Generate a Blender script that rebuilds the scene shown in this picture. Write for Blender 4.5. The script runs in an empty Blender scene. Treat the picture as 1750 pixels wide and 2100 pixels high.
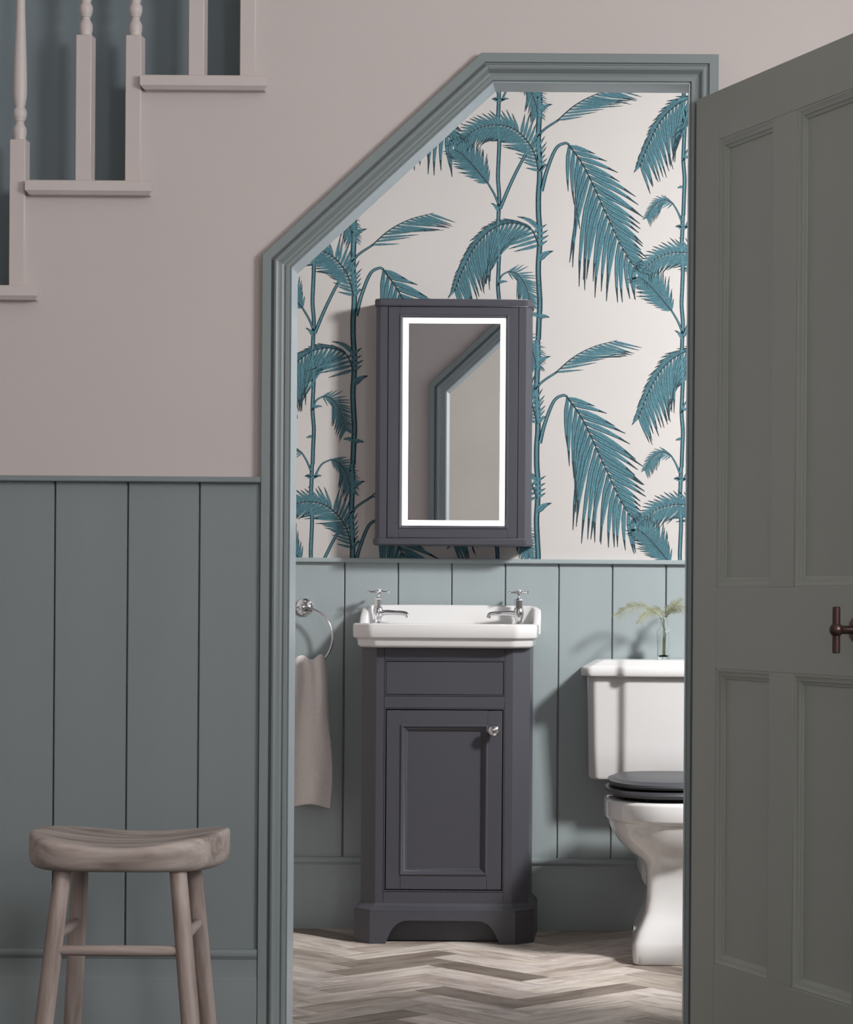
import bpy, bmesh, math, random
from mathutils import Vector, Matrix
R = math.radians
random.seed(7)
scene = bpy.context.scene
col = scene.collection

# ------------------------------------------------------------------ camera, world, lights, exposure
EYE = 0.96          # camera height above the floor
F = 4900.0          # focal length in pixels of the 1750 x 2100 frame (long lens, cropped frame)
CX, CY, ROLL = 1300.0, 1235.0, R(0.40)
cd = bpy.data.cameras.new('camera'); cam = bpy.data.objects.new('camera', cd); col.objects.link(cam)
cd.sensor_fit = 'HORIZONTAL'; cd.sensor_width = 36.0; cd.lens = F / 1750 * 36
cd.shift_x = -(CX - 875) / 1750; cd.shift_y = (CY - 1050) / 1750
cd.clip_start = 0.05; cd.clip_end = 60
cam.matrix_world = Matrix.Translation((0, 0, EYE)) @ Matrix.Rotation(R(90), 4, 'X') @ Matrix.Rotation(ROLL, 4, 'Z')
scene.camera = cam

w = bpy.data.worlds.new('world'); scene.world = w; w.use_nodes = True
w.node_tree.nodes['Background'].inputs[0].default_value = (0.75, 0.82, 0.9, 1)
w.node_tree.nodes['Background'].inputs[1].default_value = 2.4

def area(name, loc, target, sx, sy, power, color):
    l = bpy.data.lights.new(name, 'AREA'); l.shape = 'RECTANGLE'; l.size = sx; l.size_y = sy
    l.energy = power; l.color = color
    o = bpy.data.objects.new(name, l); col.objects.link(o); o.location = loc
    o.rotation_euler = (Vector(target) - Vector(loc)).to_track_quat('-Z', 'Y').to_euler()
    return o
area('hall_window_daylight', (2.14, 2.3, 2.2), (-0.8, 4.4, 1.8), 0.8, 0.8, 74, (1.0, 0.99, 0.98))
area('hall_rear_window_daylight', (2.14, -0.6, 2.0), (0.0, -0.6, 1.8), 1.2, 1.1, 60, (1.0, 0.99, 0.97))  # added fill lamp that brightens the rear wall and the door face
area('bathroom_window_daylight', (1.60, 5.0, 2.30), (-0.3, 6.6, 0.2), 0.32, 0.32, 132, (1.0, 0.99, 0.98))  # key lamp placed from the shadow directions, shining through an added opening

scene.view_settings.view_transform = 'Standard'; scene.view_settings.look = 'None'
scene.view_settings.exposure = 0.0; scene.view_settings.gamma = 1.0
scene.view_settings.use_curve_mapping = False

# ------------------------------------------------------------------ materials
def lin(c):
    c = c / 255.0
    return c / 12.92 if c <= 0.04045 else ((c + 0.055) / 1.055) ** 2.4
def rgb(r, g, b): return (lin(r), lin(g), lin(b), 1)

def mat(name, color, rough=0.5, metal=0.0, spec=0.5, var=0.05, scale=6.0, bump=0.0, bscale=60.0, stretch=(1, 1, 1), coat=0.0):
    m = bpy.data.materials.new(name); m.use_nodes = True
    nt = m.node_tree; b = nt.nodes['Principled BSDF']
    b.inputs['Roughness'].default_value = rough; b.inputs['Metallic'].default_value = metal
    b.inputs['Specular IOR Level'].default_value = spec
    if coat: b.inputs['Coat Weight'].default_value = coat; b.inputs['Coat Roughness'].default_value = 0.04
    tc = nt.nodes.new('ShaderNodeTexCoord'); mp = nt.nodes.new('ShaderNodeMapping'); mp.inputs['Scale'].default_value = stretch
    nt.links.new(tc.outputs['Object'], mp.inputs['Vector'])
    n = nt.nodes.new('ShaderNodeTexNoise'); n.inputs['Scale'].default_value = scale; n.inputs['Detail'].default_value = 4
    nt.links.new(mp.outputs['Vector'], n.inputs['Vector'])
    r = nt.nodes.new('ShaderNodeValToRGB')
    r.color_ramp.elements[0].position = 0.3; r.color_ramp.elements[1].position = 0.7
    r.color_ramp.elements[0].color = tuple(c * (1 - var) for c in color[:3]) + (1,)
    r.color_ramp.elements[1].color = tuple(min(1, c * (1 + var)) for c in color[:3]) + (1,)
    nt.links.new(n.outputs['Fac'], r.inputs['Fac']); nt.links.new(r.outputs['Color'], b.inputs['Base Color'])
    if bump:
        n2 = nt.nodes.new('ShaderNodeTexNoise'); n2.inputs['Scale'].default_value = bscale; n2.inputs['Detail'].default_value = 3
        nt.links.new(mp.outputs['Vector'], n2.inputs['Vector'])
        bp = nt.nodes.new('ShaderNodeBump'); bp.inputs['Strength'].default_value = bump; bp.inputs['Distance'].default_value = 0.002
        nt.links.new(n2.outputs['Fac'], bp.inputs['Height']); nt.links.new(bp.outputs['Normal'], b.inputs['Normal'])
    return m

def wood(name, tones, axis='X', grain=26.0, rough=0.55, use_object_color=False, wear=0.35, along=0.10):
    """streaky wood: a noise stretched along one local axis"""
    m = bpy.data.materials.new(name); m.use_nodes = True
    nt = m.node_tree; b = nt.nodes['Principled BSDF']; b.inputs['Roughness'].default_value = rough
    b.inputs['Specular IOR Level'].default_value = 0.35
    tc = nt.nodes.new('ShaderNodeTexCoord'); mp = nt.nodes.new('ShaderNodeMapping')
    mp.inputs['Scale'].default_value = {'X': (along, 1, 1), 'Y': (1, along, 1), 'Z': (1, 1, along)}[axis]
    oi = nt.nodes.new('ShaderNodeObjectInfo')
    ad = nt.nodes.new('ShaderNodeVectorMath'); ad.operation = 'ADD'
    sc = nt.nodes.new('ShaderNodeMath'); sc.operation = 'MULTIPLY'; sc.inputs[1].default_value = 37.0
    nt.links.new(oi.outputs['Random'], sc.inputs[0])
    cb = nt.nodes.new('ShaderNodeCombineXYZ')
    for i in range(3): nt.links.new(sc.outputs[0], cb.inputs[i])
    nt.links.new(tc.outputs['Object'], ad.inputs[0]); nt.links.new(cb.outputs[0], ad.inputs[1])
    nt.links.new(ad.outputs[0], mp.inputs['Vector'])
    n = nt.nodes.new('ShaderNodeTexNoise'); n.inputs['Scale'].default_value = grain; n.inputs['Detail'].default_value = 7
    n.inputs['Roughness'].default_value = 0.62; n.inputs['Distortion'].default_value = 0.6
    nt.links.new(mp.outputs['Vector'], n.inputs['Vector'])
    r = nt.nodes.new('ShaderNodeValToRGB'); els = r.color_ramp.elements
    els[0].position = 0.30; els[0].color = tones[0]; els[1].position = 0.72; els[1].color = tones[-1]
    for i, t in enumerate(tones[1:-1]):
        e = els.new(0.30 + 0.42 * (i + 1) / (len(tones) - 1)); e.color = t
    nt.links.new(n.outputs['Fac'], r.inputs['Fac'])
    out = r.outputs['Color']
    n3 = nt.nodes.new('ShaderNodeTexNoise'); n3.inputs['Scale'].default_value = 7; n3.inputs['Detail'].default_value = 5
    nt.links.new(ad.outputs[0], n3.inputs['Vector'])
    mx = nt.nodes.new('ShaderNodeMix'); mx.data_type = 'RGBA'; mx.blend_type = 'MULTIPLY'
    mx.inputs['Factor'].default_value = wear
    r3 = nt.nodes.new('ShaderNodeValToRGB'); r3.color_ramp.elements[0].position = 0.35; r3.color_ramp.elements[1].position = 0.65
    r3.color_ramp.elements[0].color = (0.55, 0.55, 0.55, 1)
    nt.links.new(n3.outputs['Fac'], r3.inputs['Fac'])
    nt.links.new(out, mx.inputs['A']); nt.links.new(r3.outputs['Color'], mx.inputs['B']); out = mx.outputs['Result']
    if use_object_color:
        m2 = nt.nodes.new('ShaderNodeMix'); m2.data_type = 'RGBA'; m2.blend_type = 'MULTIPLY'; m2.inputs['Factor'].default_value = 1
        nt.links.new(out, m2.inputs['A']); nt.links.new(oi.outputs['Color'], m2.inputs['B']); out = m2.outputs['Result']
    nt.links.new(out, b.inputs['Base Color'])
    bp = nt.nodes.new('ShaderNodeBump'); bp.inputs['Strength'].default_value = 0.25; bp.inputs['Distance'].default_value = 0.001
    nt.links.new(n.outputs['Fac'], bp.inputs['Height']); nt.links.new(bp.outputs['Normal'], b.inputs['Normal'])
    return m

def emit(name, color, strength):
    m = bpy.data.materials.new(name); m.use_nodes = True
    b = m.node_tree.nodes['Principled BSDF']; b.inputs['Base Color'].default_value = color
    b.inputs['Emission Color'].default_value = color; b.inputs['Emission Strength'].default_value = strength
    return m
def glass(name, color, ior=1.45):
    m = bpy.data.materials.new(name); m.use_nodes = True
    b = m.node_tree.nodes['Principled BSDF']; b.inputs['Base Color'].default_value = color
    b.inputs['Transmission Weight'].default_value = 1; b.inputs['Roughness'].default_value = 0.02; b.inputs['IOR'].default_value = ior
    return m

M = {}
m = bpy.data.materials.new('thin_window_glass'); m.use_nodes = True; nt = m.node_tree
_t = nt.nodes.new('ShaderNodeBsdfTransparent'); _g = nt.nodes.new('ShaderNodeBsdfGlossy'); _x = nt.nodes.new('ShaderNodeMixShader')
_g.inputs['Roughness'].default_value = 0.02; _x.inputs[0].default_value = 0.06
nt.links.new(_t.outputs[0], _x.inputs[1]); nt.links.new(_g.outputs[0], _x.inputs[2]); nt.links.new(_x.outputs[0], nt.nodes['Material Output'].inputs['Surface'])
M['pane'] = m
M['pink'] = mat('dusky_pink_wall_paint', rgb(195, 186, 184), 0.8, var=0.02, scale=2, bump=0.06, bscale=180)
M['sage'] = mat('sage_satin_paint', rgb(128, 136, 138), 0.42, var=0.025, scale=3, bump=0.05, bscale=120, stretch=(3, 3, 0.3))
M['sage_bath'] = mat('light_sage_satin_paint', rgb(150, 160, 162), 0.42, var=0.025, scale=3, bump=0.05, bscale=120, stretch=(3, 3, 0.3))  # same sage, lightened to carry the bathroom's stronger light in its colour
M['sage_gloss'] = mat('sage_gloss_woodwork', rgb(188, 199, 203), 0.34, var=0.02, scale=3)  # lining in the sage paint, paled so the light on it is in the colour
M['sage_trim'] = mat('sage_eggshell_woodwork', rgb(130, 138, 140), 0.28, var=0.02, scale=3)
M['door'] = mat('sage_door_paint', rgb(160, 165, 158), 0.45, var=0.025, scale=3, bump=0.05, bscale=120)
M['slate'] = mat('slate_blue_wall_paint', rgb(120, 132, 138), 0.75, var=0.03, scale=3)
M['greywall'] = mat('pale_grey_plaster', rgb(236, 234, 228), 0.85, var=0.06, scale=2)
M['white_ceiling'] = mat('ceiling_white_paint', rgb(226, 222, 217), 0.9, var=0.01)
M['stairwhite'] = mat('pink_white_stair_paint', rgb(200, 190, 188), 0.5, var=0.02, scale=8, bump=0.08, bscale=90)
M['paper'] = mat('wallpaper_ground', rgb(189, 185, 182), 0.8, var=0.012, scale=4)
M['teal'] = mat('wallpaper_teal_ink', rgb(74, 118, 129), 0.8, var=0.22, scale=160)
M['ink'] = mat('wallpaper_dark_ink', rgb(30, 52, 60), 0.8, var=0.25, scale=120)
M['anthracite'] = mat('anthracite_cabinet_paint', rgb(70, 70, 77), 0.38, var=0.02, scale=5, bump=0.02, bscale=150)
M['ceramic'] = mat('white_glazed_ceramic', rgb(219, 218, 217), 0.07, var=0.004, coat=0.4)
M['chrome'] = mat('polished_chrome', rgb(225, 225, 227), 0.06, metal=1.0, var=0.01)
M['bronze'] = mat('dark_bronze', rgb(74, 56, 52), 0.35, metal=0.7, var=0.1, scale=40)
M['seatgrey'] = mat('graphite_seat_paint', rgb(64, 66, 70), 0.4, var=0.02)
M['gap'] = mat('deep_shadow_gap_backing', rgb(60, 64, 64), 0.8, var=0.02)  # dark grey for the slab under the planks and the seat buffers
M['mirror'] = mat('silvered_mirror', rgb(240, 240, 240), 0.0, metal=1.0, var=0.0)
M['led'] = emit('led_mirror_light', (1, 1, 1, 1), 1.6)
M['linen'] = mat('pale_linen', rgb(214, 207, 204), 0.9, var=0.06, scale=220, bump=0.5, bscale=420)
M['plant'] = mat('olive_fern_green', rgb(138, 140, 104), 0.6, var=0.25, scale=30)
M['glass'] = glass('clear_bottle_glass', (0.95, 0.98, 0.97, 1))
M['plastic'] = mat('white_plastic_pipe', rgb(225, 224, 222), 0.35, var=0.01)
M['plank'] = wood('weathered_oak_plank', [rgb(158, 144, 135), rgb(206, 196, 188), rgb(226, 218, 211)], 'X', 30, 0.55, True, 0.42, 0.20)
M['oak'] = wood('grey_oak_stool', [rgb(112, 97, 91), rgb(172, 158, 152), rgb(200, 189, 184)], 'X', 22, 0.5, False, 0.25)
M['oakleg'] = wood('grey_oak_leg', [rgb(118, 100, 94), rgb(164, 148, 142), rgb(190, 177, 171)], 'Z', 26, 0.5, False, 0.2)

# ------------------------------------------------------------------ helpers
def finish(name, bm, material, parent=None, smooth=0.0, shared=None):
    bmesh.ops.remove_doubles(bm, verts=bm.verts, dist=1e-6)
    bmesh.ops.recalc_face_normals(bm, faces=bm.faces)
    me = bpy.data.meshes.new(name); bm.to_mesh(me); bm.free()
    me.materials.append(material)
    if smooth:
        for p in me.polygons: p.use_smooth = True
        me.set_sharp_from_angle(angle=R(smooth))
    o = bpy.data.objects.new(name, me); col.objects.link(o)
    if parent: o.parent = parent
    return o
def empty(name, loc=(0, 0, 0), rz=0):
    o = bpy.data.objects.new(name, None); col.objects.link(o); o.location = loc; o.rotation_euler = (0, 0, rz)
    o.empty_display_size = 0.05
    return o
def tag(o, label, cat, group=None):
    o['label'] = label; o['category'] = cat
    if group: o['group'] = group
    return o
def struct(o, label=None, cat=None):
    o['kind'] = 'structure'
    if label: o['label'] = label
    if cat: o['category'] = cat
    return o

def box(bm, x0, x1, y0, y1, z0, z1, bev=0.0, seg=2):
    vs = [bm.verts.new((x, y, z)) for x in (x0, x1) for y in (y0, y1) for z in (z0, z1)]
    fs = [(0, 1, 3, 2), (4, 6, 7, 5), (0, 4, 5, 1), (2, 3, 7, 6), (0, 2, 6, 4), (1, 5, 7, 3)]
    faces = [bm.faces.new([vs[i] for i in f]) for f in fs]
    if bev:
        es = list({e for f in faces for e in f.edges})
        bmesh.ops.bevel(bm, geom=es, offset=bev, segments=seg, affect='EDGES', profile=0.5)
def boxo(name, x0, x1, y0, y1, z0, z1, m, parent=None, bev=0.0, seg=2):
    bm = bmesh.new(); box(bm, x0, x1, y0, y1, z0, z1, bev, seg)
    return finish(name, bm, m, parent, 40 if bev else 0)
def prism_xz(bm, pts, y0, y1):
    """polygon in the XZ plane extruded from y0 to y1"""
    a = [bm.verts.new((x, y0, z)) for x, z in pts]; b = [bm.verts.new((x, y1, z)) for x, z in pts]
    bm.faces.new(a); bm.faces.new(b[::-1]); n = len(pts)
    for i in range(n): bm.faces.new((a[i], b[i], b[(i + 1) % n], a[(i + 1) % n]))
def prism_xy(bm, pts, z0, z1):
    a = [bm.verts.new((x, y, z0)) for x, y in pts]; b = [bm.verts.new((x, y, z1)) for x, y in pts]
    bm.faces.new(a[::-1]); bm.faces.new(b); n = len(pts)
    for i in range(n): bm.faces.new((a[i], a[(i + 1) % n], b[(i + 1) % n], b[i]))
def loft(bm, rings, cap0=True, cap1=True):
    vr = [[bm.verts.new(p) for p in r] for r in rings]; n = len(rings[0])
    for a, b in zip(vr, vr[1:]):
        for i in range(n): bm.faces.new((a[i], a[(i + 1) % n], b[(i + 1) % n], b[i]))
    if cap0: bm.faces.new(vr[0][::-1])
    if cap1: bm.faces.new(vr[-1])
def lathe(bm, prof, c=(0, 0, 0), n=24, axis='Z'):
    """prof: list of (radius, height)"""
    rings = []
    for r, h in prof:
        ring = []
        for k in range(n):
            a = 2 * math.pi * k / n; u, v = r * math.cos(a), r * math.sin(a)
            p = {'Z': (u, v, h), 'Y': (u, h, v), 'X': (h, u, v)}[axis]
            ring.append((c[0] + p[0], c[1] + p[1], c[2] + p[2]))
        rings.append(ring)
    loft(bm, rings)
def tube(bm, pts, rad, n=12, closed=False):
    pts = [Vector(p) for p in pts]; rings = []; m = len(pts)
    rads = rad if isinstance(rad, (list, tuple)) else [rad] * m
    up = None
    for i, p in enumerate(pts):
        if closed: d = pts[(i + 1) % m] - pts[i - 1]
        else: d = pts[min(i + 1, m - 1)] - pts[max(i - 1, 0)]
        d.normalize()
        if up is None:
            up = Vector((0, 0, 1)) if abs(d.z) < 0.9 else Vector((1, 0, 0))
        s = d.cross(up).normalized(); up = s.cross(d).normalized()
        rings.append([tuple(p + (s * math.cos(2 * math.pi * k / n) + up * math.sin(2 * math.pi * k / n)) * rads[i]) for k in range(n)])
    if closed: rings.append(rings[0]); loft(bm, rings, False, False)
    else: loft(bm, rings)
def sphere(bm, c, r, n=16):
    lathe(bm, [(r * math.sin(math.pi * k / 10) + 1e-5, -r * math.cos(math.pi * k / 10)) for k in range(11)], c, n)
def catmull(pts, n=8):
    P = [Vector(p) for p in pts]; P = [2 * P[0] - P[1]] + P + [2 * P[-1] - P[-2]]; out = []
    for i in range(1, len(P) - 2):
        for k in range(n):
            t = k / n
            out.append(0.5 * ((2 * P[i]) + (P[i + 1] - P[i - 1]) * t + (2 * P[i - 1] - 5 * P[i] + 4 * P[i + 1] - P[i + 2]) * t * t
                              + (3 * P[i] - P[i - 1] - 3 * P[i + 1] + P[i + 2]) * t ** 3))
    out.append(P[-2]); return out
def copy_tree(o, parent=None):
    c = o.copy(); col.objects.link(c)
    if parent: c.parent = parent
    for ch in [x for x in bpy.data.objects if x.parent == o]: copy_tree(ch, c)
    return c

# photograph measurements -> metres on a plane at distance Y (used for sizes of flat wall features)
def W(px, py, Y):
    dx, dy = px - CX, py - CY; c, s = math.cos(ROLL), math.sin(ROLL)
    return ((dx * c + dy * s) / F * Y, EYE - (-dx * s + dy * c) / F * Y)

# ------------------------------------------------------------------ room shell
HW = 5.15            # hall face of the partition
HB = 5.21            # bathroom face of the partition
BW = 7.00            # bathroom rear wall
CEIL = 3.25
# doorway outline (outer edge of the hall casing)
oxL = -0.8028; oxR = 0.1747; ozH = W(1230, 110, 5.13)[1]
oB = W(535, 522, 5.13); oC = W(988, 107, 5.13)
OUT = [(oxL, 0.0), (oxL, oB[1]), (oC[0], ozH), (oxR, ozH), (oxR, 0.0)]
def offset_path(path, u):
    segs = []
    for a, b in zip(path, path[1:]):
        d = Vector((b[0] - a[0], b[1] - a[1])).normalized(); nrm = Vector((d.y, -d.x))
        segs.append((Vector(a) + nrm * u, d))
    out = [tuple(segs[0][0])]
    for (p, d), (q, e) in zip(segs, segs[1:]):
        cr = d.x * e.y - d.y * e.x; t = ((q - p).x * e.y - (q - p).y * e.x) / cr
        out.append(tuple(p + d * t))
    a, b = path[-2], path[-1]
    d = segs[-1][1]; out.append((out[-1][0] if abs(d.x) < 1e-6 else b[0], b[1]))
    return out
CW = 0.059
OPEN = offset_path(OUT, CW - 0.010)     # wall opening, hidden under lining

# stair geometry
TREADZ = [1.630, 1.856, 2.083, 2.310]
TREADR = [-1.2817, -1.0387, -0.7936, -0.549]
RISER = [-1.314, -1.0685, -0.8225]
fl = boxo('floor', -2.3, 2.3, -2.0, 7.1, -0.10, -0.006, M['gap']); struct(fl)

(Lx, _), (_, zb_), (Cx_, zh_), (Rx, _), _ = OPEN
zb_ = OPEN[1][1]
bm = bmesh.new()
def wpiece(*pts): prism_xz(bm, pts, HW, HB)
def wrect(xa, xb, za, zb): wpiece((xa, za), (xb, za), (xb, zb), (xa, zb))
wrect(-2.3, Lx, 0, 1.40)
wrect(-1.60, RISER[0], 1.40, TREADZ[0] - .01); wrect(RISER[0], RISER[1], 1.40, TREADZ[1] - .01); wrect(RISER[1], RISER[2], 1.40, TREADZ[2] - .01)
wpiece((RISER[2], 1.40), (Lx, 1.40), (Lx, zb_), (Lx, CEIL), (RISER[2], CEIL))
wpiece((Lx, zb_), (Cx_, zh_), (Cx_, CEIL), (Lx, CEIL))
wrect(Cx_, Rx, zh_, CEIL); wrect(Rx, 1.05, 0, CEIL)
wf = struct(finish('wall_front', bm, M['pink']))
bm = bmesh.new()
for xa, xb, za in ((-2.3, -1.30, 1.36), (-1.30, -1.045, 1.72), (-1.045, RISER[2] + .02, 1.99)): box(bm, xa, xb, 5.235, 5.275, za, CEIL)
struct(finish('wall_stairwell', bm, M['slate']))
wb = struct(boxo('wall_back', -1.45, 0.85, BW, BW + 0.1, 0, CEIL, M['pink']))
bm = bmesh.new(); box(bm, -1.45, -1.35, HB, BW, 0, 1.355); box(bm, -1.45, -1.35, 5.276, BW, 1.355, CEIL)
struct(finish('wall_bathroom_left', bm, M['pink']))
# bathroom right wall with an opening added to let the key light in
def wall_with_window(name, x0, x1, Y0, Y1, wy0, wy1, wz0, wz1, m):
    bm = bmesh.new()
    box(bm, x0, x1, Y0, wy0, 0, CEIL); box(bm, x0, x1, wy1, Y1, 0, CEIL)
    box(bm, x0, x1, wy0, wy1, 0, wz0); box(bm, x0, x1, wy0, wy1, wz1, CEIL)
    return struct(finish(name, bm, m))
wall_with_window('wall_bathroom_right', 0.75, 0.85, HB, BW, 5.30, 6.80, 0.95, 2.50, M['pink'])
bm = bmesh.new()
box(bm, 2.2, 2.3, -2.0, -1.3, 0, CEIL); box(bm, 2.2, 2.3, 0.1, 1.4, 0, CEIL); box(bm, 2.2, 2.3, 3.2, 4.55, 0, CEIL)
box(bm, 2.2, 2.3, -1.3, 0.1, 0, .9); box(bm, 2.2, 2.3, -1.3, 0.1, 2.6, CEIL); box(bm, 2.2, 2.3, 1.4, 3.2, 0, .9); box(bm, 2.2, 2.3, 1.4, 3.2, 2.6, CEIL)
struct(finish('wall_right', bm, M['pink']))
struct(boxo('wall_hall_return', 0.95, 2.3, 4.55, 4.65, 0, CEIL, M['pink']))
struct(boxo('wall_hall_side', 0.95, 1.05, 4.65, HW, 0, CEIL, M['pink']))
struct(boxo('wall_left', -2.3, -2.2, -2.0, HW, 0, CEIL, M['pink']))
struct(boxo('wall_rear', -2.3, 2.3, -2.1, -2.0, 0, CEIL, M['greywall']))
struct(boxo('ceiling', -2.3, 2.3, -2.1, 7.1, CEIL, CEIL + 0.08, M['white_ceiling']))
def unseen_window(n, x, y0, y1, z0, z1, bars):
    t = 0.045
    r = empty('window_%d' % n, (0, 0, 0)); struct(r)
    for a in ((y0, y0 + t, z0, z1), (y1 - t, y1, z0, z1), (y0 + t, y1 - t, z0, z0 + t), (y0 + t, y1 - t, z1 - t, z1)):
        boxo('window_frame', x, x + 0.05, a[0], a[1], a[2], a[3], M['white_ceiling'], r)
    for k in range(1, bars):
        yy = y0 + (y1 - y0) * k / bars
        boxo('glazing_bar', x + .01, x + 0.04, yy - .012, yy + .012, z0 + t, z1 - t, M['white_ceiling'], r)
    boxo('pane', x + 0.022, x + 0.027, y0 + t, y1 - t, z0 + t, z1 - t, M['pane'], r)
unseen_window(1, 0.78, 5.30, 6.80, 0.95, 2.50, 1)  # out of view, added so the key lamp reaches the bathroom
unseen_window(2, 2.22, 1.4, 3.2, 0.9, 2.6, 3)
unseen_window(3, 2.22, -1.3, 0.1, 0.9, 2.6, 2)  # out of view, added to go with the rear fill lamp

# ------------------------------------------------------------------ herringbone floor
PW, PL, g = 0.0965, 0.365, 0.0008
bm = bmesh.new(); box(bm, -PL / 2 + g, PL / 2 - g, -PW / 2 + g, PW / 2 - g, -0.006, 0.0, 0.0007, 1)
pm = finish('plank', bm, M['plank'], fl, 0); pmesh = pm.data; bpy.data.objects.remove(pm)
c7 = math.sqrt(0.5); O = (-0.536 - (PL - PW) * c7, 6.297 - (PL + PW) * c7)
rnd = random.Random(21); spots = []
for k in range(-40, 60):
    for j in range(-30, 30):
        for kind in (0, 1):
            ox, oy = k * PW + j * PL, k * PW - j * PL
            lx, ly = (ox + PL / 2, oy + PW / 2) if kind == 0 else (ox + PL + PW / 2, oy + PW - PL / 2)
            X, Y = (lx - ly) * c7 + O[0], (lx + ly) * c7 + O[1]
            if -1.36 < X < 0.74 and 4.9 < Y < 7.14: spots.append((Y, X, kind, k, j))
spots.sort(reverse=True)
for Y, X, kind, k, j in spots[:298]:
    o = bpy.data.objects.new('plank', pmesh); col.objects.link(o); o.parent = fl
    o.location = (X, Y, 0); o.rotation_euler = (0, 0, R(45 if kind == 0 else 135))
    v = rnd.random()
    b = rnd.uniform(0.40, 0.50) if v < 0.11 else rnd.uniform(0.70, 0.86) if v < 0.38 else rnd.uniform(0.95, 1.12)
    if (k, j, kind) == (0, 0, 1): b = 0.34
    if (k, j, kind) in ((1, 0, 1), (-1, 0, 1)): b = 1.0
    t_ = 1 - 0.10 * (1.05 - b)
    o.color = (b, b * t_ * rnd.uniform(0.975, 1.0), b * t_ * t_ * rnd.uniform(0.95, 1.0), 1)

# ------------------------------------------------------------------ door casing, lining
PROF = [(0.0, 0.0), (0.0, 0.021), (0.0015, 0.0225), (0.0195, 0.0225), (0.021, 0.0165), (0.0235, 0.0165), (0.0245, 0.0225), (0.0275, 0.0275),
        (0.0315, 0.0295), (0.0355, 0.0280), (0.0385, 0.0235), (0.0425, 0.0175), (0.0475, 0.0155), (0.0500, 0.0155), (0.0508, 0.0195),
        (0.0575, 0.0195), (0.0590, 0.0180), (0.0590, 0.0)]
def casing(name, ywall, sgn, n):
    r = struct(empty(name, (0, 0, 0)))
    paths = [offset_path(OUT, u) for u, v in PROF]
    for i in range(len(OUT) - 1):
        bm = bmesh.new()
        r0 = [(paths[k][i][0], ywall + sgn * PROF[k][1], paths[k][i][1]) for k in range(len(PROF))]
        r1 = [(paths[k][i + 1][0], ywall + sgn * PROF[k][1], paths[k][i + 1][1]) for k in range(len(PROF))]
        loft(bm, [r0, r1]); finish('casing_length', bm, M['sage_trim'], r, 30)
    return r
casing('trim_1', HW, -1, 1)
casing('trim_2', HB, 1, 2)
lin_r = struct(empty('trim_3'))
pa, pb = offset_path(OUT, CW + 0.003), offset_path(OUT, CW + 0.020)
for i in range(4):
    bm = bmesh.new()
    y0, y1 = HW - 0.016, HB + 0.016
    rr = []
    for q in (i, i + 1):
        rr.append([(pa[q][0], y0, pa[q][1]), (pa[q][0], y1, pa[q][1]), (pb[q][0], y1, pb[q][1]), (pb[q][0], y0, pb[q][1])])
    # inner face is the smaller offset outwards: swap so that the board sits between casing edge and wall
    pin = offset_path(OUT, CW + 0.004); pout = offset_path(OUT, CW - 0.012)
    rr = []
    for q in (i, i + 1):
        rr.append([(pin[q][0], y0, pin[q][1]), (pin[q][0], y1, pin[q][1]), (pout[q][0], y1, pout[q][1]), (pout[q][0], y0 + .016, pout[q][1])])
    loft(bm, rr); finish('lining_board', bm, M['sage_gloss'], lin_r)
# ------------------------------------------------------------------ tongue and groove boards, dado rails, baseboards
def boards(parent, edges, z0, z1, ywall, th, m):
    backing = None
    for x0, x1 in zip(edges, edges[1:]):
        h, ch = 0.0012, 0.0045
        yf = ywall - th
        pts = [(x0 + h, ywall - 0.001), (x0 + h, yf + ch), (x0 + h + ch * .55, yf), (x1 - h - ch * .55, yf), (x1 - h, yf + ch), (x1 - h, ywall - 0.001)]
        bm = bmesh.new(); prism_xy(bm, pts, z0, z1); finish('board', bm, m, parent)
def rail(name, x0, x1, ywall, prof, m, label=None):
    """prof: (proud, z) outline swept along X"""
    bm = bmesh.new()
    loft(bm, [[(x, ywall - p, z) for p, z in prof] for x in (x0, x1)])
    return struct(finish(name, bm, m, None, 30))
zdh = W(300, 976, 5.11)[1]; zbh = W(520, 1948, 5.12)[1]
e = [W(px, 1350, 5.138)[0] for px in (-188, -38, 110, 259.5, 406.5)]
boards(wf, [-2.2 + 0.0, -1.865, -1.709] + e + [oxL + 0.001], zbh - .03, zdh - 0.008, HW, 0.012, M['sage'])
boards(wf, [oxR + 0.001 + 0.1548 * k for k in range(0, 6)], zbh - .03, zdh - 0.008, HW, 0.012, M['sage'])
dprof = lambda z: [(0, z), (0.030, z), (0.032, z - .002), (0.032, z - .010), (0.030, z - .012), (0.0, z - .012)]
rail('trim_4', -2.2, oxL, HW, dprof(zdh), M['sage'])
rail('trim_5', oxR, .949, HW, dprof(zdh), M['sage'])
def bprof(zt): return [(0, 0), (0.021, 0), (0.021, zt - .066), (0.0195, zt - .063), (0.0185, zt - .060), (0.0185, zt - .023), (0.021, zt - .020), (0.0245, zt - .014),
        (0.0245, zt - .008), (0.021, zt - .002), (0.015, zt), (0, zt)]
rail('baseboard_front', -2.2, oxL - 0.001, HW, bprof(zbh), M['sage'])
rail('baseboard_right', oxR + 0.001, .949, HW, bprof(zbh), M['sage'])
zdb = W(1000, 1146, 6.97)[1]
zbb = W(670, 1757, 6.98)[1]
x0 = W(707, 1155, 6.988)[0]
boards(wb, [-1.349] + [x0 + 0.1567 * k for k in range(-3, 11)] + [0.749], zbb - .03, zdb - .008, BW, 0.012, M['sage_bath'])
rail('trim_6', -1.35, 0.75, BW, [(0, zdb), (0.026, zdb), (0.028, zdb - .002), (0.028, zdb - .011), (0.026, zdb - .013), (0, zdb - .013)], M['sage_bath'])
rail('baseboard_back', -1.35, 0.75, BW, bprof(zbb), M['sage_bath'])

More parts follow.
